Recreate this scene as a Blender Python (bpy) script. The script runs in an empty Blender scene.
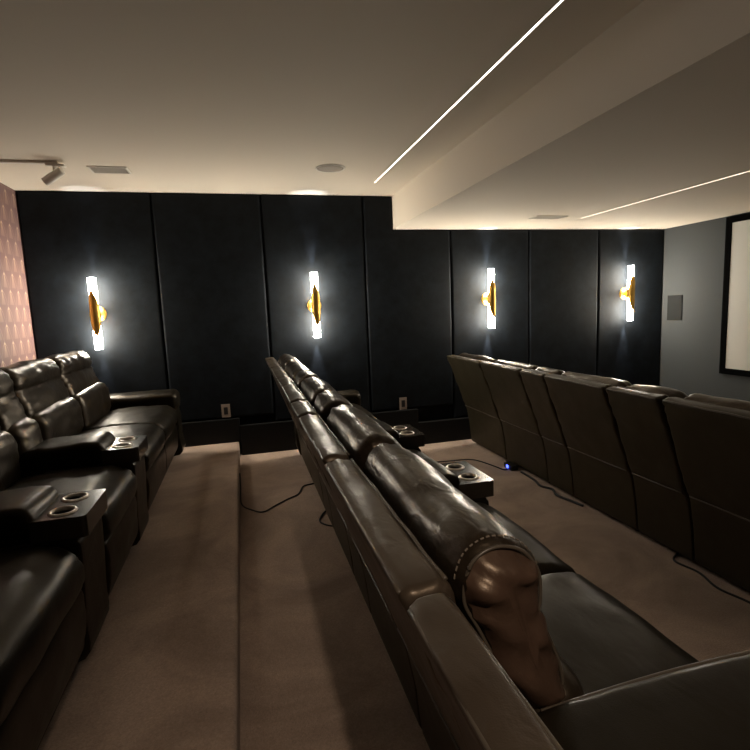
import bpy, bmesh, math, random
from mathutils import Vector, noise, Matrix
PI = math.pi
S = bpy.context.scene
COL = S.collection
random.seed(4)
ZC = 1.475                       # camera height over the lowest floor
ZF, ZM, ZP = 0.0, 0.095, 0.235   # front floor, middle level, rear platform
ZCEIL, ZSOF = 2.585, 2.26
XL, XR, YB, YN = -1.76, 4.89, 5.1, -2.6
XSTEP, XSTEP2, XSOF = -0.10, 1.13, 1.56

# ------------------------------------------------------------ materials
def mat(name, base, rough=.5, metal=0., spec=.5, coat=0., emit=None, estr=0.):
    m = bpy.data.materials.new(name); m.use_nodes = True
    b = m.node_tree.nodes['Principled BSDF']
    b.inputs['Base Color'].default_value = (*base, 1)
    b.inputs['Roughness'].default_value = rough
    b.inputs['Metallic'].default_value = metal
    b.inputs['Specular IOR Level'].default_value = spec
    b.inputs['Coat Weight'].default_value = coat
    if emit:
        b.inputs['Emission Color'].default_value = (*emit, 1)
        b.inputs['Emission Strength'].default_value = estr
    return m
def nd(m, t, **kw):
    n = m.node_tree.nodes.new(t)
    for k, v in kw.items(): setattr(n, k, v)
    return n
def lk(m, a, b): m.node_tree.links.new(a, b)
def bsdf(m): return m.node_tree.nodes['Principled BSDF']
def texco(m, scale=(1, 1, 1), kind='Object'):
    t = nd(m, 'ShaderNodeTexCoord'); mp = nd(m, 'ShaderNodeMapping')
    mp.inputs['Scale'].default_value = scale
    lk(m, t.outputs[kind], mp.inputs['Vector']); return mp.outputs[0]
def noise_n(m, vec, scale, detail=4, rough=.55, dist=0.):
    n = nd(m, 'ShaderNodeTexNoise'); n.inputs['Scale'].default_value = scale
    n.inputs['Detail'].default_value = detail; n.inputs['Roughness'].default_value = rough
    n.inputs['Distortion'].default_value = dist
    lk(m, vec, n.inputs['Vector']); return n.outputs['Fac']
def ramp(m, fac, stops):
    r = nd(m, 'ShaderNodeValToRGB'); e = r.color_ramp.elements
    while len(e) < len(stops): e.new(.5)
    for q, (p, c) in zip(e, stops): q.position = p; q.color = (*c, 1)
    lk(m, fac, r.inputs[0]); return r.outputs[0]
def bump(m, h, strength, dist, prev=None):
    b = nd(m, 'ShaderNodeBump'); b.inputs['Strength'].default_value = strength
    b.inputs['Distance'].default_value = dist
    lk(m, h, b.inputs['Height'])
    if prev is not None: lk(m, prev, b.inputs['Normal'])
    return b.outputs[0]

def mth_(m, op, a, b):
    n = nd(m, 'ShaderNodeMath', operation=op)
    for i, q in enumerate((a, b)):
        if isinstance(q, (int, float)): n.inputs[i].default_value = q
        else: lk(m, q, n.inputs[i])
    return n.outputs[0]
def leather(name, c1, c2, rough, wr=1., puck=.42):
    m = mat(name, c1, rough, spec=.6, coat=.08)
    bsdf(m).inputs['Coat Roughness'].default_value = .22
    v = texco(m)
    lk(m, ramp(m, noise_n(m, v, 7, 5), [(.3, c1), (.7, c2)]), bsdf(m).inputs['Base Color'])
    vs = texco(m, (1, .45, 1))
    n1 = bump(m, noise_n(m, vs, 10, 3, .5, .5), .34 * wr, .012)
    bsdf(m).inputs['Specular Tint'].default_value = (1., .80, .60, 1)
    bsdf(m).inputs['Coat Tint'].default_value = (1., .9, .8, 1)
    pk = mth_(m, 'MULTIPLY', noise_n(m, texco(m, (1, .6, 1)), 22, 2, .5, .8), mth_(m, 'POWER', noise_n(m, v, 5, 2), 2.5))
    n1 = bump(m, pk, puck, .036, n1)
    vo = nd(m, 'ShaderNodeTexVoronoi'); vo.inputs['Scale'].default_value = 420
    lk(m, v, vo.inputs['Vector'])
    n2 = bump(m, vo.outputs['Distance'], .18, .0006, n1)
    lk(m, n2, bsdf(m).inputs['Normal'])
    rr = nd(m, 'ShaderNodeMapRange'); rr.inputs['To Min'].default_value = rough - .06; rr.inputs['To Max'].default_value = rough + .1
    lk(m, noise_n(m, v, 11, 3), rr.inputs['Value']); lk(m, rr.outputs[0], bsdf(m).inputs['Roughness'])
    return m
M = {}
M['leather'] = leather('brown leather', (.012, .0085, .0055), (.022, .016, .0105), .31)
M['shell'] = leather('brown leather shell', (.038, .028, .020), (.055, .041, .029), .38, .6, .25)
M['seat'] = leather('smooth seat leather', (.0065, .0052, .003), (.011, .0088, .0052), .38, .6, .07)
bsdf(M['seat']).inputs['Specular IOR Level'].default_value = .26
M['vinyl'] = leather('back panel vinyl', (.0125, .0112, .0050), (.019, .0172, .0085), .55, .2, .05)
M['lit_endcap'] = leather('brown leather end painted lit', (.05, .030, .021), (.085, .050, .034), .36, .8, .35)  # same leather as the cushions, brightened: lamp light painted into the colour
M['piping'] = mat('piping leather', (.085, .068, .05), .35)
M['stitch'] = mat('stitching thread', (.17, .135, .10), .7)
M['black'] = mat('black plastic', (.008, .008, .008), .45)
M['tray'] = mat('console tray leather', (.05, .04, .03), .25)
M['chrome'] = mat('brushed steel', (.55, .5, .45), .28, 1.)
M['white'] = mat('white enamel', (.75, .70, .62), .5)
M['plate'] = mat('outlet plate', (.34, .27, .22), .5)
M['frame'] = mat('velvet black frame', (.002, .002, .002), .95, spec=.02)
M['screen'] = mat('screen fabric', (.45, .44, .41), .9, spec=.1)
M['gold'] = mat('brushed brass', (1., .60, .14), .42, 1.)
M['grille'] = mat('speaker grille', (.018, .0185, .0185), .9, spec=.08)
M['tube'] = mat('lit frosted glass', (.9, .9, .9), .3, emit=(1., .92, .77), estr=80.)
M['led'] = mat('led strip', (.9, .9, .9), .3, emit=(1., .93, .86), estr=3.2)
M['blue'] = mat('blue indicator', (.05, .05, .8), .3, emit=(.06, .10, 1.), estr=3.)
M['cord'] = mat('black cord', (.012, .01, .01), .5)

m = M['paint'] = mat('ceiling paint', (.74, .665, .565), .85, spec=.15)
lk(m, bump(m, noise_n(m, texco(m), 60, 3), .12, .002), bsdf(m).inputs['Normal'])
m = M['wallfab'] = mat('dark fabric', (.012, .0135, .0155), .7, spec=.14)
v = texco(m)
lk(m, ramp(m, noise_n(m, v, 9, 6, .65), [(.3, (.0022, .0031, .0043)), (.72, (.0072, .0100, .0140))]), bsdf(m).inputs['Base Color'])
lk(m, bump(m, noise_n(m, v, 260, 3), .35, .0012, bump(m, noise_n(m, v, 5, 4), .25, .01)), bsdf(m).inputs['Normal'])
m = M['wallgrey'] = mat('slate paint', (.046, .050, .052), .8, spec=.2)
m = M['skirt'] = mat('black skirting', (.003, .003, .003), .6, spec=.25)
# carpet
m = M['carpet'] = mat('brown carpet', (.2, .14, .1), 1., spec=.05)
v = texco(m)
base = ramp(m, noise_n(m, v, 1.6, 5, .6, 1.2), [(.34, (.38, .27, .205)), (.64, (.62, .455, .35))])
fine = ramp(m, noise_n(m, v, 130, 2, .6), [(.25, (.62, .62, .62)), (.75, (1, 1, 1))])
mx = nd(m, 'ShaderNodeMix', data_type='RGBA', blend_type='MULTIPLY'); mx.inputs[0].default_value = .8
lk(m, base, mx.inputs[6]); lk(m, fine, mx.inputs[7]); lk(m, mx.outputs[2], bsdf(m).inputs['Base Color'])
lk(m, bump(m, noise_n(m, v, 170, 3, .7), .8, .006, bump(m, noise_n(m, v, 7, 3), .4, .02)), bsdf(m).inputs['Normal'])
bsdf(m).inputs['Sheen Weight'].default_value = .25
# wallpaper: staggered rows of tall pale fans on mauve
m = M['paper'] = mat('patterned wallpaper', (.5, .35, .33), .6, spec=.3)
v = texco(m, (1, 1, 1))
sp = nd(m, 'ShaderNodeSeparateXYZ'); lk(m, v, sp.inputs[0])
def mth(op, a, b=None, c=None):
    n = nd(m, 'ShaderNodeMath', operation=op)
    for i, q in enumerate((a, b, c)):
        if q is None: continue
        if isinstance(q, (int, float)): n.inputs[i].default_value = q
        else: lk(m, q, n.inputs[i])
    return n.outputs[0]
W_, H_ = .15, .135
row = mth('DIVIDE', sp.outputs['Z'], H_); ri = mth('FLOOR', row); vf = mth('SUBTRACT', row, ri)
par = mth('MULTIPLY', mth('FLOORED_MODULO', ri, 2.), .5)
cu = mth('ADD', mth('DIVIDE', sp.outputs['Y'], W_), par); uf = mth('ABSOLUTE', mth('SUBTRACT', mth('FRACT', cu), .5))
# fan: width grows from the tip at the cell top to its foot
wid = mth('MULTIPLY_ADD', mth('SUBTRACT', 1., vf), .26, .04)
fan = mth('SMOOTH_MIN', mth('MAXIMUM', mth('MULTIPLY', mth('SUBTRACT', wid, uf), 9.), 0.), 1., .2)
glow = mth('MULTIPLY', fan, mth('MULTIPLY_ADD', vf, .75, .25))
edge = mth('LESS_THAN', mth('ABSOLUTE', mth('SUBTRACT', mth('ADD', mth('MULTIPLY', uf, uf), mth('MULTIPLY', vf, .25)), .2)), .015)
tot = mth('MINIMUM', mth('ADD', glow, mth('MULTIPLY', edge, .5)), 1.)
lk(m, ramp(m, tot, [(0., (.165, .098, .095)), (.5, (.255, .162, .132)), (1., (.45, .33, .235))]), bsdf(m).inputs['Base Color'])

# ------------------------------------------------------------ helpers
def link(name, me, mt, parent=None, smooth=False, loc=None):
    o = bpy.data.objects.new(name, me); COL.objects.link(o)
    if mt: me.materials.append(mt)
    if smooth:
        for p in me.polygons: p.use_smooth = True
    if parent: o.parent = parent
    if loc: o.location = loc
    return o
def obj(name, bm, mt, parent=None, smooth=False, loc=None):
    bmesh.ops.recalc_face_normals(bm, faces=bm.faces)
    me = bpy.data.meshes.new(name); bm.to_mesh(me); bm.free()
    return link(name, me, mt, parent, smooth, loc)
def tag(o, label=None, cat=None, group=None, kind=None):
    if label: o['label'] = label
    if cat: o['category'] = cat
    if group: o['group'] = group
    if kind: o['kind'] = kind
    return o
def empty(name, loc, label, cat, group=None):
    o = bpy.data.objects.new(name, None); COL.objects.link(o); o.location = loc
    o.empty_display_size = .1
    return tag(o, label, cat, group)
def box(bm, x0, x1, y0, y1, z0, z1, bev=0., seg=2):
    r = bmesh.ops.create_cube(bm, size=1)
    for q in r['verts']:
        q.co = Vector((x0 if q.co.x < 0 else x1, y0 if q.co.y < 0 else y1, z0 if q.co.z < 0 else z1))
    if bev:
        es = list({e for q in r['verts'] for e in q.link_edges})
        bmesh.ops.bevel(bm, geom=es, offset=bev, segments=seg, affect='EDGES', profile=.5)
def boxo(name, b, mt, parent=None, bev=0., kind=None, seg=2):
    bm = bmesh.new(); box(bm, *b, bev, seg); o = obj(name, bm, mt, parent)
    if kind: o['kind'] = kind
    return o
def tube(bm, pts, r, seg=8, closed=False):
    pts = [Vector(p) for p in pts]; n = len(pts); rings = []
    for i, p in enumerate(pts):
        if closed: t = pts[(i + 1) % n] - pts[i - 1]
        else: t = pts[min(i + 1, n - 1)] - pts[max(i - 1, 0)]
        t.normalize()
        up = Vector((0, 0, 1)) if abs(t.z) < .9 else Vector((1, 0, 0))
        a = t.cross(up).normalized(); b = t.cross(a)
        rings.append([bm.verts.new(p + (a * math.cos(2 * PI * k / seg) + b * math.sin(2 * PI * k / seg)) * r) for k in range(seg)])
    for i in range(n if closed else n - 1):
        A, B = rings[i], rings[(i + 1) % n]
        for k in range(seg): bm.faces.new((A[k], A[(k + 1) % seg], B[(k + 1) % seg], B[k]))
    if not closed: bm.faces.new(rings[0]); bm.faces.new(rings[-1])
def lathe(bm, prof, cx, cy, z0, seg=28, close=False):
    rings = []
    for r, z in prof:
        rings.append([bm.verts.new((cx + r * math.cos(2 * PI * k / seg), cy + r * math.sin(2 * PI * k / seg), z0 + z)) for k in range(seg)])
    for A, B in zip(rings, rings[1:]):
        for k in range(seg): bm.faces.new((A[k], A[(k + 1) % seg], B[(k + 1) % seg], B[k]))
    if close: bm.faces.new(rings[0]); bm.faces.new(rings[-1])
def spline(pts, per=8, closed=False):
    out = []; n = len(pts); P = [Vector(p) for p in pts]
    rng = range(n) if closed else range(n - 1)
    for i in rng:
        if closed: a, b, c, d = P[i - 1], P[i], P[(i + 1) % n], P[(i + 2) % n]
        else: a, b, c, d = P[max(i - 1, 0)], P[i], P[i + 1], P[min(i + 2, n - 1)]
        for k in range(per):
            t = k / per
            out.append(.5 * ((2 * b) + (c - a) * t + (2 * a - 5 * b + 4 * c - d) * t * t + (3 * b - a - 3 * c + d) * t ** 3))
    if not closed: out.append(P[-1])
    return out
def cushion(prof, s0, s1, core, r=.03, mid=14, per=4, wr=.0, pucker=.0, grooves=(), seed=0, place=None, crown=0., freq=9., flat=.5, capw=0.):
    """closed profile (p, q) swept from s0 to s1; the ends close in on the core line like a stuffed cushion"""
    P = spline([(a, b, 0) for a, b in prof], per, True)
    A, B = Vector((*core[0], 0)), Vector((*core[1], 0)); AB = B - A
    T = []
    for p in P:
        t = max(0, min(1, (p - A).dot(AB) / max(AB.dot(AB), 1e-9))); T.append(A + AB * t)
    rings = []                                  # (s, shrink)
    K = 8
    for k in range(K):
        th = (k / K) * PI / 2 if k else .06
        rings.append((s0 + r * (1 - math.cos(th)), 1 - math.sin(th) ** flat))
    for k in range(mid + 1): rings.append((s0 + r + (s1 - s0 - 2 * r) * k / mid, 0))
    for k in range(K - 1, -1, -1):
        th = (k / K) * PI / 2 if k else .06
        rings.append((s1 - r * (1 - math.cos(th)), 1 - math.sin(th) ** flat))
    bm = bmesh.new(); R = []
    L = s1 - s0
    for s, sh in rings:
        u = (s - s0) / L; cr = crown * (4 * u * (1 - u)) ** .6
        row = []
        for p, t in zip(P, T):
            d = p - t; ln = d.length or 1e-6; nrm = d / ln
            e = -sh * ln + cr
            q = Vector((p.x * freq, p.y * freq, s * freq * .55 + seed * 7.3))
            if sh < .98:
                e += wr * (noise.noise(q) + .5 * noise.noise(q * 2.3)) * (1 - sh)
                if pucker:
                    de = min(s - s0, s1 - s)
                    e += pucker * math.exp(-de / .05) * noise.noise(Vector((p.x * 45, p.y * 45, s * 9 + seed))) * (1 - sh)
            for (g, dep, wd) in grooves: e -= dep * math.exp(-((s - g) / wd) ** 2)
            e = max(e, -ln * .985)
            c = p + nrm * e
            so = s
            if capw and sh > 0:
                sg = -1 if s < (s0 + s1) / 2 else 1
                so = s + sg * capw * min(1, sh * 4) * noise.noise(Vector((c.x * 9, c.y * 30 + c.x * 8, seed)))
            row.append(bm.verts.new(place(c.x, c.y, so) if place else (c.x, so, c.y)))
        R.append(row)
    n = len(P)
    for a, b in zip(R, R[1:]):
        for k in range(n): bm.faces.new((a[k], a[(k + 1) % n], b[(k + 1) % n], b[k]))
    bm.faces.new(R[0]); bm.faces.new(R[-1])
    return bm
def copy_tree(o, parent=None):
    c = o.copy(); COL.objects.link(c); c.parent = parent
    for ch in list(o.children): copy_tree(ch, c)
    return c

# ------------------------------------------------------------ room shell
def struct(name, b, mt, bev=0.): return boxo(name, b, mt, None, bev, 'structure')
T = .12
struct('floor', (XSTEP2, XR, YN, YB, -T, ZF), M['carpet'])
def step_floor(name, x0, x1, z):
    bm = bmesh.new(); n = 5; r = .022
    pr = [(x0, -T), (x0, z)] + [(x1 - r + r * math.sin(k / n * PI / 2), z - r + r * math.cos(k / n * PI / 2)) for k in range(n + 1)] + [(x1, -T)]
    f = [bm.verts.new((a, YN, b)) for a, b in pr]; g = [bm.verts.new((a, YB, b)) for a, b in pr]
    for k in range(len(pr)): j = (k + 1) % len(pr); bm.faces.new((f[k], f[j], g[j], g[k]))
    bm.faces.new(f); bm.faces.new(g)
    tag(obj(name, bm, M['carpet']), kind='structure')
step_floor('floor_middle_step', XSTEP, XSTEP2, ZM)
step_floor('floor_rear_platform', XL, XSTEP, ZP)
struct('wall_left', (XL - T, XL, YN, YB, -T, ZCEIL), M['paper'])
struct('wall_right', (XR, XR + T, YN, YB, -T, ZCEIL), M['wallgrey'])
struct('wall_back', (XL - T, XR + T, YB, YB + T, -T, ZCEIL + T), M['wallfab'])
struct('wall_near', (XL - T, XR + T, YN - T, YN, -T, ZCEIL + T), M['wallgrey'])
def slotted(name, x0, x1, z0, z1, sx0, sx1, sy0, sy1):
    """ceiling slab with a shallow recess for the light strip"""
    bm = bmesh.new()
    d = .012
    for (a, b, c, e) in ((x0, sx0, YN, YB), (sx1, x1, YN, YB), (sx0, sx1, YN, sy0), (sx0, sx1, sy1, YB)):
        box(bm, a, b, c, e, z0, z0 + d)
    box(bm, x0, x1, YN, YB, z0 + d, z1)
    bmesh.ops.remove_doubles(bm, verts=bm.verts, dist=1e-5)
    tag(obj(name, bm, M['paint']), kind='structure')
LED1 = (1.240, 1.252, -2.3, 4.56); LED2 = (3.264, 3.278, -2.3, 4.42)
slotted('ceiling', XL - T, XSOF, ZCEIL, ZCEIL + T, *LED1)
slotted('ceiling_soffit', XSOF, XR, ZSOF, ZCEIL + T, *LED2)
for (a, b, c, d), z, w in ((LED1, ZCEIL, 'on the high ceiling beside the soffit'), (LED2, ZSOF, 'under the lowered soffit near the screen')):
    o = boxo('light_strip', (a + .001, b - .001, c + .002, d - .002, z + .003, z + .0115), M['led'])
    tag(o, 'long thin white recessed light strip ' + w, 'light strip', 'ceiling light strips')
# skirting, stepping down with the floor levels
def trim(name, x0, x1, zb, zt):
    struct(name, (x0, x1, YB - .055, YB, zb, zt), M['skirt'], .006)
trim('baseboard_rear_platform', XL, XSTEP + .02, ZP, .47)
trim('baseboard_middle', XSTEP + .02, 1.76, ZM, .395)
trim('baseboard_front', 1.76, XR, ZF, .245)
struct('baseboard_right', (XR - .015, XR, YN, YB - .055, ZF, .12), M['skirt'])

# ------------------------------------------------------------ upholstered wall panels
seams = [XL, -.70, .262, 1.25, 2.18, 3.10, 3.99, XR]
plabels = ['dark upholstered wall panel meeting the patterned wallpaper, with the leftmost sconce',
           'plain dark wall panel between the two leftmost sconces, above the pale outlet',
           'dark upholstered wall panel behind the sconce above the middle sofa row',
           'plain dark wall panel notched around the ceiling soffit corner',
           'dark wall panel behind the third sconce from the left',
           'plain dark wall panel between the two rightmost sconces',
           'narrow dark wall panel beside the screen wall with the rightmost sconce']
def panel(x0, x1, zb):
    bm = bmesh.new(); g = .0035; y0, y1 = YB - .035, YB - .001; a, b = x0 + g, x1 - g
    def outline(ins, y):
        if x1 <= XSOF: pts = [(a + ins, zb + ins), (b - ins, zb + ins), (b - ins, ZCEIL - .004 - ins), (a + ins, ZCEIL - .004 - ins)]
        elif x0 >= XSOF: pts = [(a + ins, zb + ins), (b - ins, zb + ins), (b - ins, ZSOF - .004 - ins), (a + ins, ZSOF - .004 - ins)]
        else: pts = [(a + ins, zb + ins), (b - ins, zb + ins), (b - ins, ZSOF - .004 - ins), (XSOF - .004 - ins, ZSOF - .004 - ins), (XSOF - .004 - ins, ZCEIL - .004 - ins), (a + ins, ZCEIL - .004 - ins)]
        return [bm.verts.new((p, y, q)) for p, q in pts]
    R = [outline(0, y1)]
    for k in range(6):
        th = k / 5 * PI / 2; R.append(outline(.022 * (1 - math.cos(th)), y1 - .012 - (y1 - .012 - y0) * math.sin(th)))
    n = len(R[0])
    for A, B in zip(R, R[1:]):
        for k in range(n): bm.faces.new((A[k], A[(k + 1) % n], B[(k + 1) % n], B[k]))
    bm.faces.new(R[-1]); bm.faces.new(R[0])
    return bm
for i, lab in enumerate(plabels):
    zb = (.475, .475, .40, .40, .25, .25, .25)[i]
    tag(obj('wall_panel', panel(seams[i], seams[i + 1], zb), M['wallfab']), lab, 'wall panel', 'upholstered panels on the back wall')

# ------------------------------------------------------------ sconces
def make_sconce(x):
    z = ZC + .052; yw = YB - .036; off = .095; r = .033; h = .312
    root = empty('wall_sconce', (x, yw, z), '', 'wall sconce', 'brass and glass tube sconces on the back wall')
    bm = bmesh.new()
    tb = [(0, -.018), (.055, -.018), (.068, -.012), (.07, -.004), (.07, 0), (0, 0)]
    lathe(bm, [(max(a, .0005), b) for a, b in tb], 0, 0, 0, 32)
    bmesh.ops.rotate(bm, verts=bm.verts, cent=(0, 0, 0), matrix=Matrix.Rotation(-PI / 2, 3, 'X'))
    for q in bm.verts: q.co.y = -abs(q.co.y)
    obj('back_plate', bm, M['gold'], root, True)
    bm = bmesh.new(); tube(bm, [(0, -.015, 0), (0, -off + r * .9, 0)], .014, 14); obj('bracket', bm, M['gold'], root, True)
    for sgn, nm in ((1, 'glass_tube'), (-1, 'glass_tube')):
        bm = bmesh.new(); a, b = (.012, h) if sgn > 0 else (-h, -.012)
        lathe(bm, [(.0005, a), (r - .004, a), (r, a + .004), (r, b - .004), (r - .004, b), (.0005, b)], 0, -off, 0, 28)
        obj(nm, bm, M['tube'], root, True)
    bm = bmesh.new()    # collar that joins the tubes
    lathe(bm, [(r + .002, -.05), (r + .006, -.046), (r + .006, .046), (r + .002, .05)], 0, -off, 0, 32); obj('collar', bm, M['gold'], root, True)
    # pointed brass leaves in front of the glass
    for dx, zc, hh, ro in ((-.16, .012, .205, .006), (.20, -.012, .190, .010)):
        bm = bmesh.new(); N = 40; rows = []
        for j in range(N + 1):
            t = -1 + 2 * j / N
            half = (1 - abs(t) ** 1.7) * 1.15 + .03
            row = []
            for rr, sg in ((r + ro + .003, 1), (r + ro, -1)):
                for k in range(9):
                    an = -PI / 2 + dx + sg * half * (-1 + 2 * k / 8)
                    row.append(bm.verts.new((rr * math.cos(an), -off + rr * math.sin(an), zc + hh * t)))
            rows.append(row)
        n = 18
        for A, B in zip(rows, rows[1:]):
            for k in range(n): bm.faces.new((A[k], A[(k + 1) % n], B[(k + 1) % n], B[k]))
        bm.faces.new(rows[0]); bm.faces.new(rows[-1])
        obj('brass_leaf', bm, M['gold'], root, True)
    return root
sl = ['brass and glass tube sconce nearest the patterned wallpaper, leftmost of four',
      'brass and glass tube sconce above the far end of the middle sofa row',
      'glowing brass tube sconce above the far end of the front sofa row',
      'glowing brass tube sconce nearest the screen wall, rightmost of four']
sx = [-1.225, .715, 2.59, 4.345]
s0 = make_sconce(sx[0])
for i, x in enumerate(sx):
    o = s0 if i == 0 else copy_tree(s0)
    o.location.x = x; o['label'] = sl[i]
    for sg in (1, -1):
        ld = bpy.data.lights.new('sconce beam', 'SPOT'); ld.energy = 8 if sg > 0 else 11
        ld.spot_size = math.radians(34); ld.spot_blend = .8; ld.shadow_soft_size = .012; ld.color = (.92, .96, 1.)
        lo = bpy.data.objects.new('sconce_beam_light', ld); COL.objects.link(lo); lo.parent = o
        lo.location = (0, -.024, sg * .318); lo.rotation_euler = (PI if sg > 0 else 0, 0, 0)

# ------------------------------------------------------------ ceiling fittings and wall fittings
def grille(name, x0, x1, y0, y1, z, n, label):
    r = empty(name, ((x0 + x1) / 2, (y0 + y1) / 2, z), label, 'air vent')
    hx, hy = (x1 - x0) / 2, (y1 - y0) / 2
    bm = bmesh.new(); w = .014
    for b in ((-hx, hx, -hy, -hy + w), (-hx, hx, hy - w, hy), (-hx, -hx + w, -hy + w, hy - w), (hx - w, hx, -hy + w, hy - w)): box(bm, *b, -.008, -.0005)
    obj('vent_frame', bm, M['white'], r)
    boxo('vent_backing', (-hx + w, hx - w, -hy + w, hy - w, -.002, -.0005), M['grille'], r)
    bm = bmesh.new()
    for k in range(n):
        y = -hy + w + (k + .5) * (2 * hy - 2 * w) / n
        box(bm, -hx + w, hx - w, y - .0035, y + .0035, -.007, -.002)
    obj('vent_slats', bm, M['white'], r)
grille('ceiling_vent', -1.0, -.73, 4.25, 4.43, ZCEIL, 6, 'white slatted ceiling air vent beside the track spotlight')
grille('ceiling_vent', 2.70, 3.03, 4.28, 4.42, ZSOF, 6, 'white slatted air vent in the soffit above the front sofa row')
r = empty('ceiling_speaker', (.77, 4.13, ZCEIL), 'round flush ceiling speaker left of the long light strip', 'ceiling speaker')
bm = bmesh.new(); lathe(bm, [(.118, -.0005), (.118, -.006), (.108, -.008), (.104, -.005)], 0, 0, 0, 40); obj('rim', bm, M['white'], r, True)
bm = bmesh.new(); lathe(bm, [(.0005, -.006), (.06, -.006), (.104, -.004), (.104, -.001), (.0005, -.001)], 0, 0, 0, 40)
m = M['perf'] = mat('perforated white grille', (.36, .31, .26), .8)
obj('grille', bm, M['perf'], r, True)
# track spotlight
r = empty('track_spotlight', (-1.19, 4.17, ZCEIL), 'white cylinder spotlight on a ceiling track above the left sofa', 'spotlight')
boxo('track', (-.56, .03, -.017, .017, -.018, -.0005), M['white'], r, .002)
boxo('track_adapter', (-.045, .075, -.028, .028, -.034, -.0185), M['white'], r, .005)
bm = bmesh.new(); tube(bm, [(.0, 0, -.03), (.0, 0, -.075)], .007, 10); obj('stem', bm, M['white'], r, True)
bm = bmesh.new(); lathe(bm, [(.0005, .07), (.026, .07), (.03, .064), (.03, -.075), (.025, -.075), (.024, -.06), (.0005, -.06)], 0, 0, 0, 24)
hd = obj('lamp_head', bm, M['white'], r, True, (-.005, 0, -.098)); hd.rotation_euler = (math.radians(8), math.radians(58), 0)
bm = bmesh.new(); lathe(bm, [(.0005, 0), (.023, 0)], 0, 0, -.0605, 24); obj('lens', bm, M['black'], hd)
back = copy_tree(r); back.location = (.15, -.75, ZCEIL); back.rotation_euler.z = -PI / 2
back['label'] = 'white cylinder track spotlight behind the viewer'
ld = bpy.data.lights.new('track lamp', 'SPOT'); ld.energy = 36; ld.spot_size = math.radians(50); ld.spot_blend = .8; ld.shadow_soft_size = .03; ld.color = (1., .80, .62)
lo = bpy.data.objects.new('track_lamp_light', ld); COL.objects.link(lo); lo.location = (.15, -.66, ZCEIL - .17)
lo.rotation_euler = (Vector((.36, .62, .85)) - lo.location).to_track_quat('-Z', 'Y').to_euler()
# in-wall speaker and projection screen on the right wall
r = empty('wall_speaker', (XR, 4.88, ZC - .135), 'grey rectangular in-wall speaker left of the projection screen', 'speaker')
boxo('speaker_rim', (-.010, -.0005, -.105, .105, -.145, .145), M['grille'], r, .003)
boxo('speaker_grille', (-.013, -.0105, -.097, .097, -.137, .137), M['grille'], r)
r = empty('projection_screen', (XR, 2.82, ZC - .03), 'pale projection screen in a wide black frame on the right wall', 'projection screen')
hy, hz, w, dep = 1.43, .80, .062, .036
boxo('screen_surface', (-.026, -.012, -hy + w - .01, hy - w + .01, -hz + w - .01, hz - w + .01), M['screen'], r)
bm = bmesh.new()
for b in ((-hy, hy, -hz, -hz + w), (-hy, hy, hz - w, hz), (-hy, -hy + w, -hz + w, hz - w), (hy - w, hy, -hz + w, hz - w)): box(bm, -dep, -.0005, *b)
obj('screen_frame', bm, M['frame'], r)
def outlet(x, z, y, label):
    r = empty('wall_outlet', (x, y, z), label, 'outlet', 'outlets low on the back wall')
    bm = bmesh.new(); box(bm, -.04, .04, -.006, -.0005, -.065, .065, .002); obj('cover_plate', bm, M['plate'], r)
    bm = bmesh.new(); box(bm, -.019, .019, -.009, -.0062, -.036, .036, .001); obj('socket_insert', bm, M['black'], r)
outlet(-.20, ZC - .925, YB - .035, 'pale rectangular wall outlet above the rear carpet platform')
outlet(1.60, ZC - 1.01, YB - .035, 'dim rectangular wall outlet right of the middle sofa row')

# ------------------------------------------------------------ home theatre seating (local: x forward, y along the row, z up)
SHELL = [(.000, .945), (.008, .962), (.045, .968), (.070, .963), (.083, .938), (.120, .80), (.19, .60), (.235, .46), (.225, .425), (.195, .42), (.150, .54), (.085, .72), (.030, .87)]
SKIRT = [(.195, .435), (.225, .44), (.262, .38), (.278, .20), (.285, .05), (.262, .045), (.245, .20), (.215, .37)]
HEAD = [(.105, .915), (.118, .975), (.160, 1.0), (.212, .988), (.246, .945), (.250, .895), (.246, .868), (.262, .83), (.284, .775), (.292, .725), (.272, .695), (.225, .69), (.175, .77), (.130, .86)]
LUMB = [(.225, .69), (.265, .725), (.305, .73), (.338, .70), (.354, .62), (.356, .545), (.340, .495), (.310, .485), (.265, .51), (.235, .60)]
SEAT = [(.27, .42), (.28, .47), (.36, .495), (.50, .508), (.66, .508), (.77, .500), (.832, .470), (.856, .42), (.850, .365), (.82, .342), (.70, .335), (.50, .335), (.33, .335)]
FOOT = [(.79, .335), (.83, .345), (.846, .31), (.845, .22), (.832, .13), (.81, .10), (.79, .105), (.785, .22)]
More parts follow.
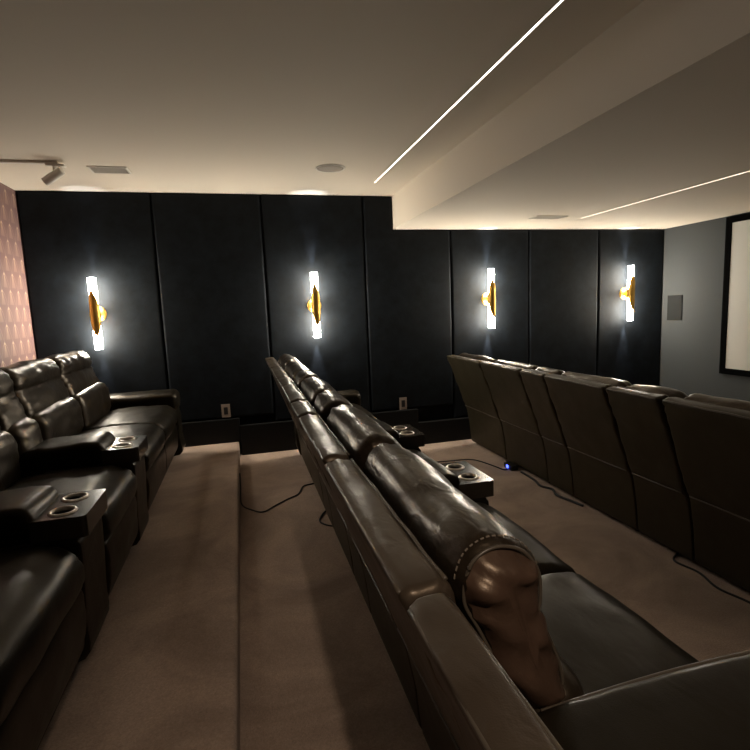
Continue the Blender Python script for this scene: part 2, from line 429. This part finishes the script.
def seat_parts(root, y0, y1, seed, dome=False):
    g = .004; a, b = y0 + g, y1 - g; k = seed
    obj('back_shell', cushion(SHELL, a, b, ((.04, .93), (.21, .46)), .020, 18, 4, .006, .012, seed=k, crown=.0), M['shell'], root, True)
    obj('back_skirt', cushion(SKIRT, a, b, ((.225, .41), (.265, .08)), .012, 8, 3, .003, seed=k + 1), M['vinyl'], root, True)
    hb = cushion(HEAD, a, b, ((.18, .93), (.25, .74)), .06 if dome else .05, 30, 5, .008, .020, seed=k + 2, crown=.010, freq=8, flat=.75 if dome else .6, capw=.03 if dome else 0.)
    if dome:      # pillow end split off to carry a lighter brown that imitates lamp light
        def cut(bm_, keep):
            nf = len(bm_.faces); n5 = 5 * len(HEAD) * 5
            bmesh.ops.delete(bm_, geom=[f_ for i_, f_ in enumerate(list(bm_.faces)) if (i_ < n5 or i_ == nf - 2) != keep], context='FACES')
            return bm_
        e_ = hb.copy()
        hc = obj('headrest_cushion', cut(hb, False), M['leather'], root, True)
        tag(obj('painted_lit_end', cut(e_, True), M['lit_endcap'], hc, True), 'rounded pillow end, light painted into its reddish brown')
    else: obj('headrest_cushion', hb, M['leather'], root, True)
    obj('lumbar_cushion', cushion(LUMB, a + .004, b - .004, ((.285, .68), (.30, .54)), .06, 20, 4, .008, .016, seed=k + 3, crown=.014, freq=9, flat=.6), M['leather'], root, True)
    for (px, pz) in ((.001, .955), (.075, .962)):
        bm = bmesh.new()
        tube(bm, [(px + .0025 * noise.noise((y * 9, seed, px)), y, pz + .004 * noise.noise((y * 12, seed * 2., px * 30))) for y in [a + .018 + (b - a - .036) * i / 26 for i in range(27)]], .0042, 7)
        obj('piping', bm, M['piping'], root, True)
    bm = bmesh.new()
    tube(bm, [(.190, y, .424 + .002 * noise.noise((y * 9, seed, 5))) for y in [a + .018 + (b - a - .036) * i / 12 for i in range(13)]], .0035, 6)
    obj('piping', bm, M['piping'], root, True)
def make_recliner(wd, seed, dome=False):
    root = empty('recliner_seat', (0, 0, 0), '', 'recliner', None)
    h = wd / 2
    seat_parts(root, -h, h, seed, dome)
    obj('seat_cushion', cushion(SEAT, -h + .004, h - .004, ((.33, .42), (.80, .42)), .035, 18, 5, .006, .010, seed=seed + 5, crown=.010, freq=8), M['seat'], root, True)
    obj('footrest_panel', cushion(FOOT, -h + .006, h - .006, ((.82, .31), (.82, .14)), .02, 10, 4, .005, .006, seed=seed + 6), M['seat'], root, True)
    boxo('base', (.285, .785, -h + .01, h - .01, .03, .334), M['black'], root, .004)
    for sx_ in (.33, .74):
        for sy in (-h + .06, h - .06):
            bm = bmesh.new(); lathe(bm, [(.0005, 0), (.02, 0), (.022, .01), (.018, .031), (.0005, .031)], sx_, sy, 0, 12)
            obj('foot', bm, M['black'], root)
    bm = bmesh.new()  # welt along the front edge of the seat
    tube(bm, [(.845 + .003 * noise.noise((y * 8, seed, 1)), y, .452 + .003 * noise.noise((y * 11, seed, 2))) for y in [-h + .035 + (wd - .07) * i / 20 for i in range(21)]], .0038, 6)
    obj('seat_welt', bm, M['piping'], root, True)
    return root
def rrect(x0, x1, z0, z1, r, per=3):
    out = []
    for cx, cz, a0 in ((x1 - r, z1 - r, 0), (x0 + r, z1 - r, 90), (x0 + r, z0 + r, 180), (x1 - r, z0 + r, 270)):
        for k in range(per + 1):
            a = math.radians(a0 + 90 * k / per); out.append((cx + r * math.cos(a), cz + r * math.sin(a)))
    return out
def cup_tray(root, h, x0, x1, zt):
    """plate with two round cup wells"""
    n = 28; rc = .038; cy = min(h * .5, .078); cx = (x0 + x1) / 2
    bm = bmesh.new(); rim = []
    pts = rrect(x0, x1, -h, h, .014, 4)
    top = [bm.verts.new((a, b, zt)) for a, b in pts]
    es = [bm.edges.new((top[i], top[(i + 1) % len(top)])) for i in range(len(top))]
    for s in (-1, 1):
        c = [bm.verts.new((cx + rc * math.cos(2 * PI * k / n), s * cy + rc * math.sin(2 * PI * k / n), zt)) for k in range(n)]
        es += [bm.edges.new((c[i], c[(i + 1) % n])) for i in range(n)]
    bmesh.ops.triangle_fill(bm, edges=es, use_beauty=True)
    lo = [bm.verts.new((a, b, zt - .075)) for a, b in pts]
    for i in range(len(top)): j = (i + 1) % len(top); bm.faces.new((top[i], top[j], lo[j], lo[i]))
    tr = obj('cup_tray', bm, M['tray'], root)
    for s in (-1, 1):
        bm = bmesh.new(); lathe(bm, [(.0005, -.065), (rc - .004, -.065), (rc - .001, -.06), (rc - .001, -.001)], cx, s * cy, zt, 28)
        cw = obj('cup_well', bm, M['black'], tr, True)
        bm = bmesh.new(); lathe(bm, [(rc - .004, -.008), (rc - .004, .003), (rc, .006), (rc + .006, .005), (rc + .010, .0005)], cx, s * cy, zt, 32)
        obj('cup_ring', bm, M['chrome'], tr, True)
def make_console(wd, seed, cups=True, puffs=True):
    h = wd / 2
    root = empty('console_armrest', (0, 0, 0), '', 'armrest console', None)
    a, b = -h + .004, h - .004
    if puffs: seat_parts(root, -h, h, seed)
    else:
        thin = [(min(p, .055 + (p - .055) * .4) if q > .9 else p - (.012 if 0 < q - .5 and p > .1 else 0), q) for p, q in SHELL]
        obj('back_shell', cushion(thin, a, b, ((.033, .93), (.20, .46)), .014, 14, 4, .004, .008, seed=seed), M['shell'], root, True)
        obj('back_skirt', cushion(SKIRT, a, b, ((.225, .41), (.265, .08)), .012, 8, 3, .003, seed=seed + 1), M['vinyl'], root, True)
        for (px, pz) in ((.001, .955), (.061, .960)):
            bm = bmesh.new(); tube(bm, [(px, a + .02 + (b - a - .04) * i / 10, pz) for i in range(11)], .004, 7)
            obj('piping', bm, M['piping'], root, True)
    if cups:
        body = [(.29, .06), (.29, .48), (.55, .50), (.80, .50), (.835, .49), (.846, .44), (.835, .2), (.815, .05), (.6, .045), (.4, .045)]
        obj('body', cushion(body, a, b, ((.40, .27), (.75, .27)), .014, 8, 4, .002, seed=seed + 3, flat=.25), M['seat'], root, True)
        cup_tray(root, h - .008, .69, .872, .578)
        lid = [(.30, .50), (.30, .575), (.38, .612), (.52, .618), (.65, .624), (.695, .608), (.712, .57), (.705, .53), (.67, .503), (.45, .498)]
        obj('padded_lid', cushion(lid, a + .002, b - .002, ((.36, .55), (.66, .555)), .03, 10, 4, .004, .006, seed=seed + 4, crown=.004), M['seat'], root, True)
    else:
        body = [(.29, .06), (.27, .40), (.20, .635), (.5, .665), (.72, .655), (.775, .61), (.80, .3), (.80, .05), (.6, .045), (.4, .045)]
        obj('body', cushion(body, a, b, ((.40, .3), (.68, .3)), .014, 8, 4, .002, seed=seed + 3, flat=.25), M['seat'], root, True)
        lid = [(.17, .675), (.15, .72), (.23, .740), (.45, .747), (.66, .743), (.765, .730), (.80, .70), (.80, .67), (.76, .66), (.5, .663)]
        obj('storage_lid', cushion(lid, a, b, ((.21, .70), (.76, .70)), .025, 10, 5, .002, .003, seed=seed + 4), M['seat'], root, True)
        bm = bmesh.new()
        tube(bm, spline([(.22, b - .006, .729), (.45, b - .006, .739), (.66, b - .006, .735), (.75, b - .012, .727), (.79, b - .05, .717), (.794, 0, .717), (.79, a + .05, .717), (.75, a + .012, .727), (.5, a + .006, .735), (.22, a + .006, .729)], 6), .0048, 8)
        obj('lid_piping', bm, M['piping'], root, True)
    return root
def make_arm(wd, seed, back=False):
    h = wd / 2
    root = empty('end_armrest', (0, 0, 0), '', 'armrest', None)
    pl = lambda p, q, s: (s, p, q)
    pr = [(-h + .01, .05), (-h + .012, .45), (-h, .52), (-h + .02, .585), (0, .612), (h - .02, .585), (h, .52), (h - .012, .45), (h - .01, .05), (0, .045)]
    obj('arm_pad', cushion([(p, q) for p, q in pr if q > .4] + [(h * .5, .42), (-h * .5, .42)], .22, .86, ((-h * .4, .52), (h * .4, .52)), .06, 14, 4, .006, .008, seed=seed, place=pl), M['seat'], root, True)
    if back:
        obj('back_shell', cushion(SHELL, -h + .004, h - .004, ((.045, .93), (.21, .46)), .03, 10, 4, .004, .008, seed=seed), M['shell'], root, True)
        obj('back_skirt', cushion(SKIRT, -h + .004, h - .004, ((.225, .41), (.265, .08)), .012, 8, 3, .003, seed=seed + 1), M['vinyl'], root, True)
    body = [(.25, .05), (.25, .44), (.5, .45), (.80, .45), (.845, .40), (.85, .2), (.84, .05), (.5, .045)]
    obj('body', cushion(body, -h + .012, h - .012, ((.36, .25), (.75, .25)), .02, 8, 4, .003, seed=seed + 2, flat=.3), M['seat'], root, True)
    return root

XM0, XF0, XB0 = .20, 2.032, -1.432
def put(root, x, y, z, label, group):
    root.location = (x, y, z); root['label'] = label; root['group'] = group; return root
def span(y0, y1): return y1 - y0, (y0 + y1) / 2
# --- middle row
GM = 'units of the middle sofa row'
mid = [
 ('c0', .325, .662, 'wide flat-topped storage console with piped lid at the near end of the middle row'),
 ('s', .665, 1.385, 'nearest brown leather recliner of the middle row, rounded pillow end facing the viewer'),
 ('s', 1.390, 2.030, 'brown leather recliner second nearest in the middle row, before the nearer cup tray'),
 ('c', 2.035, 2.375, 'middle row console with two steel cup rings, the nearer of its two'),
 ('s', 2.380, 2.945, 'brown leather recliner between the two cup-holder consoles of the middle row'),
 ('c', 2.950, 3.290, 'middle row console with two steel cup rings, the farther of its two'),
 ('s', 3.295, 3.975, 'brown leather recliner just beyond the farther cup console in the middle row'),
 ('s', 3.980, 4.640, 'farthest brown leather recliner of the middle row, next to its end armrest'),
 ('a', 4.645, 4.855, 'rounded leather end armrest of the middle row by the back wall')]
for i, (k, a, b, lab) in enumerate(mid):
    w, c = span(a, b)
    o = make_recliner(w, 3 + i * 1.7, i == 1) if k == 's' else make_arm(w, i, True) if k == 'a' else make_console(w, 3 + i * 1.7, k == 'c', k == 'c')
    put(o, XM0, c, ZM, lab, GM)
    if i == 1:     # stitched seam around the near pillow end
        P = spline([(p, q, 0) for p, q in HEAD], 10, True)
        cen = Vector((.20, .85, 0)); bm = bmesh.new(); y = -w / 2 + .030
        A_, B_ = Vector((.18, .93, 0)), Vector((.25, .74, 0)); L = []; th = math.radians(58)
        for p in P:
            t = max(0, min(1, (p - A_).dot(B_ - A_) / (B_ - A_).length_squared)); q = A_ + (B_ - A_) * t
            L.append(q + (p - q) * (math.sin(th) ** .75 + .05))
        tube(bm, [(q.x, -w / 2 + .004 + .06 * (1 - math.cos(th)), q.y) for q in L], .0032, 8, True); obj('end_piping', bm, M['piping'], o, True)
        bm = bmesh.new()
        for j in range(4, 84, 2):
            q = [p + (cen - p).normalized() * -.006 for p in (P[j], P[j + 1], P[j + 2])]
            tube(bm, [(a_.x, -w / 2 + .050, a_.y) for a_ in (q[0], q[0].lerp(q[1], 1.15))], .0016, 6)
        tag(obj('stitching', bm, M['stitch'], o), kind='stuff')
# --- left row on the platform
GL = 'units of the left sofa row on the platform'
left = [
 ('s', .200, .860, 'nearest brown leather recliner of the left row, cut by the bottom left corner'),
 ('c', .865, 1.165, 'leftmost row console nearest the viewer, mostly outside the left edge'),
 ('s', 1.170, 1.855, 'left row recliner with dark wide seat between the two nearer cup consoles'),
 ('c', 1.860, 2.160, 'left row console with two cup rings, second from the viewer'),
 ('s', 2.165, 2.785, 'left row recliner with a shiny seat between the two visible cup consoles'),
 ('c', 2.790, 3.085, 'left row console with two cup rings, farthest from the viewer'),
 ('s', 3.090, 3.810, 'left row recliner just beyond its farthest cup console'),
 ('s', 3.815, 4.560, 'farthest recliner of the left row, beside the end armrest under the sconce'),
 ('a', 4.565, 4.850, 'rounded leather end armrest of the left row by the back wall')]
for i, (k, a, b, lab) in enumerate(left):
    w, c = span(a, b)
    o = make_recliner(w, 31 + i * 2.3) if k == 's' else make_arm(w, 20 + i) if k == 'a' else make_console(w, 31 + i * 2.3)
    put(o, XB0, c, ZP, lab, GL)
# --- front row
GF = 'units of the front sofa row facing the screen'
front = [
 ('s', 1.440, 2.105, 'nearest dark recliner of the front row at the right edge, back turned'),
 ('c', 2.110, 2.515, 'nearer narrow console back in the front row, between two wide seat backs'),
 ('s', 2.520, 3.145, 'front row recliner with its back turned, between the two narrow console backs'),
 ('c', 3.150, 3.470, 'farther narrow console back in the front row, above the black cords'),
 ('s', 3.475, 4.135, 'front row recliner seen from behind, second from the back wall'),
 ('s', 4.140, 4.890, 'front row recliner seen from behind, closest to the back wall')]
for i, (k, a, b, lab) in enumerate(front):
    w, c = span(a, b)
    o = make_recliner(w, 61 + i * 1.9) if k == 's' else make_console(w, 61 + i * 1.9)
    put(o, XF0, c, ZF, lab, GF)
    for ch in o.children:
        if ch.name.startswith('back_shell'): ch.data.materials[0] = M['vinyl']
        if ch.name.startswith('headrest'): ch.location.z = -.028

# ------------------------------------------------------------ cords
def cord(pts, r, label, name='floor_cable'):
    bm = bmesh.new(); tube(bm, spline(pts, 8), r, 8)
    tag(obj(name, bm, M['cord'], None, True), label, 'cord')
z = ZM + .005
cord([(XSTEP + .006, 4.10, z + .11), (XSTEP + .007, 3.95, z + .04), (XSTEP + .012, 3.70, z), (-.01, 3.55, z), (.06, 3.50, z), (.14, 3.58, z), (.24, 3.68, z), (.33, 3.76, z), (.39, 3.92, z), (.50, 3.96, z)], .0055, 'thin black cord from the platform edge to the middle row')
cord([(.50, 3.40, z), (.44, 3.30, z), (.41, 3.20, z), (.45, 3.12, z), (.52, 3.08, z)], .0055, 'short black cord loop hanging under the middle row back')
z = .006
cord([(1.45, 4.42, z), (1.83, 4.38, z), (2.0, 4.36, z), (2.08, 4.28, z), (2.14, 4.08, z), (2.17, 3.96, z), (2.212, 3.97, z)], .006, 'black cord across the carpet to the blue-lit power adapter')
cord([(2.27, 3.84, .011), (2.26, 3.62, .011), (2.23, 3.48, .011), (2.27, 3.38, .011), (2.23, 3.26, .011), (2.26, 3.12, .011), (2.28, 3.02, .011)], .010, 'thick black cord wriggling along the front row base')
cord([(2.45, 2.30, z), (2.31, 2.24, z), (2.25, 2.18, z), (2.27, 2.05, z), (2.23, 1.90, z), (2.26, 1.74, z), (2.24, 1.5, z)], .006, 'black cord on the carpet at the right edge by the front row')
r = empty('power_adapter', (2.25, 3.98, 0), 'black power adapter with a blue indicator light on the carpet', 'power adapter')
boxo('housing', (-.034, .034, -.07, .07, .0005, .045), M['black'], r, .006)
boxo('indicator_light', (-.040, -.0345, -.018, .014, .014, .038), M['blue'], r, .001)

# ------------------------------------------------------------ lights
def area(name, loc, rot, sx_, sy_, e, col):
    ld = bpy.data.lights.new(name, 'AREA'); ld.shape = 'RECTANGLE'; ld.size = sx_; ld.size_y = sy_; ld.energy = e; ld.color = col
    o = bpy.data.objects.new(name, ld); COL.objects.link(o); o.location = loc; o.rotation_euler = rot; return o
w = bpy.data.worlds.new('world'); S.world = w; w.use_nodes = True
w.node_tree.nodes['Background'].inputs[0].default_value = (.02, .017, .014, 1)
w.node_tree.nodes['Background'].inputs[1].default_value = .5

# ------------------------------------------------------------ camera
yaw, pit, rol = .252328533, .130096198, -.0410971873
f = Vector((math.sin(yaw) * math.cos(pit), math.cos(yaw) * math.cos(pit), -math.sin(pit)))
rt = Vector((math.cos(yaw), -math.sin(yaw), 0)); up = rt.cross(f)
c_, s_ = math.cos(rol), math.sin(rol)
R_, U_ = c_ * rt + s_ * up, -s_ * rt + c_ * up
cam = bpy.data.cameras.new('camera'); co = bpy.data.objects.new('camera', cam); COL.objects.link(co)
mw = Matrix((R_, U_, -f)).transposed().to_4x4(); mw.translation = (0, 0, ZC); co.matrix_world = mw
cam.sensor_width = 36; cam.lens = 36 * 508.97 / 750; cam.clip_start = .02
S.camera = co
S.view_settings.view_transform = 'Standard'; S.view_settings.look = 'None'
S.view_settings.gamma = 1; S.view_settings.use_curve_mapping = False
S.view_settings.exposure = .85
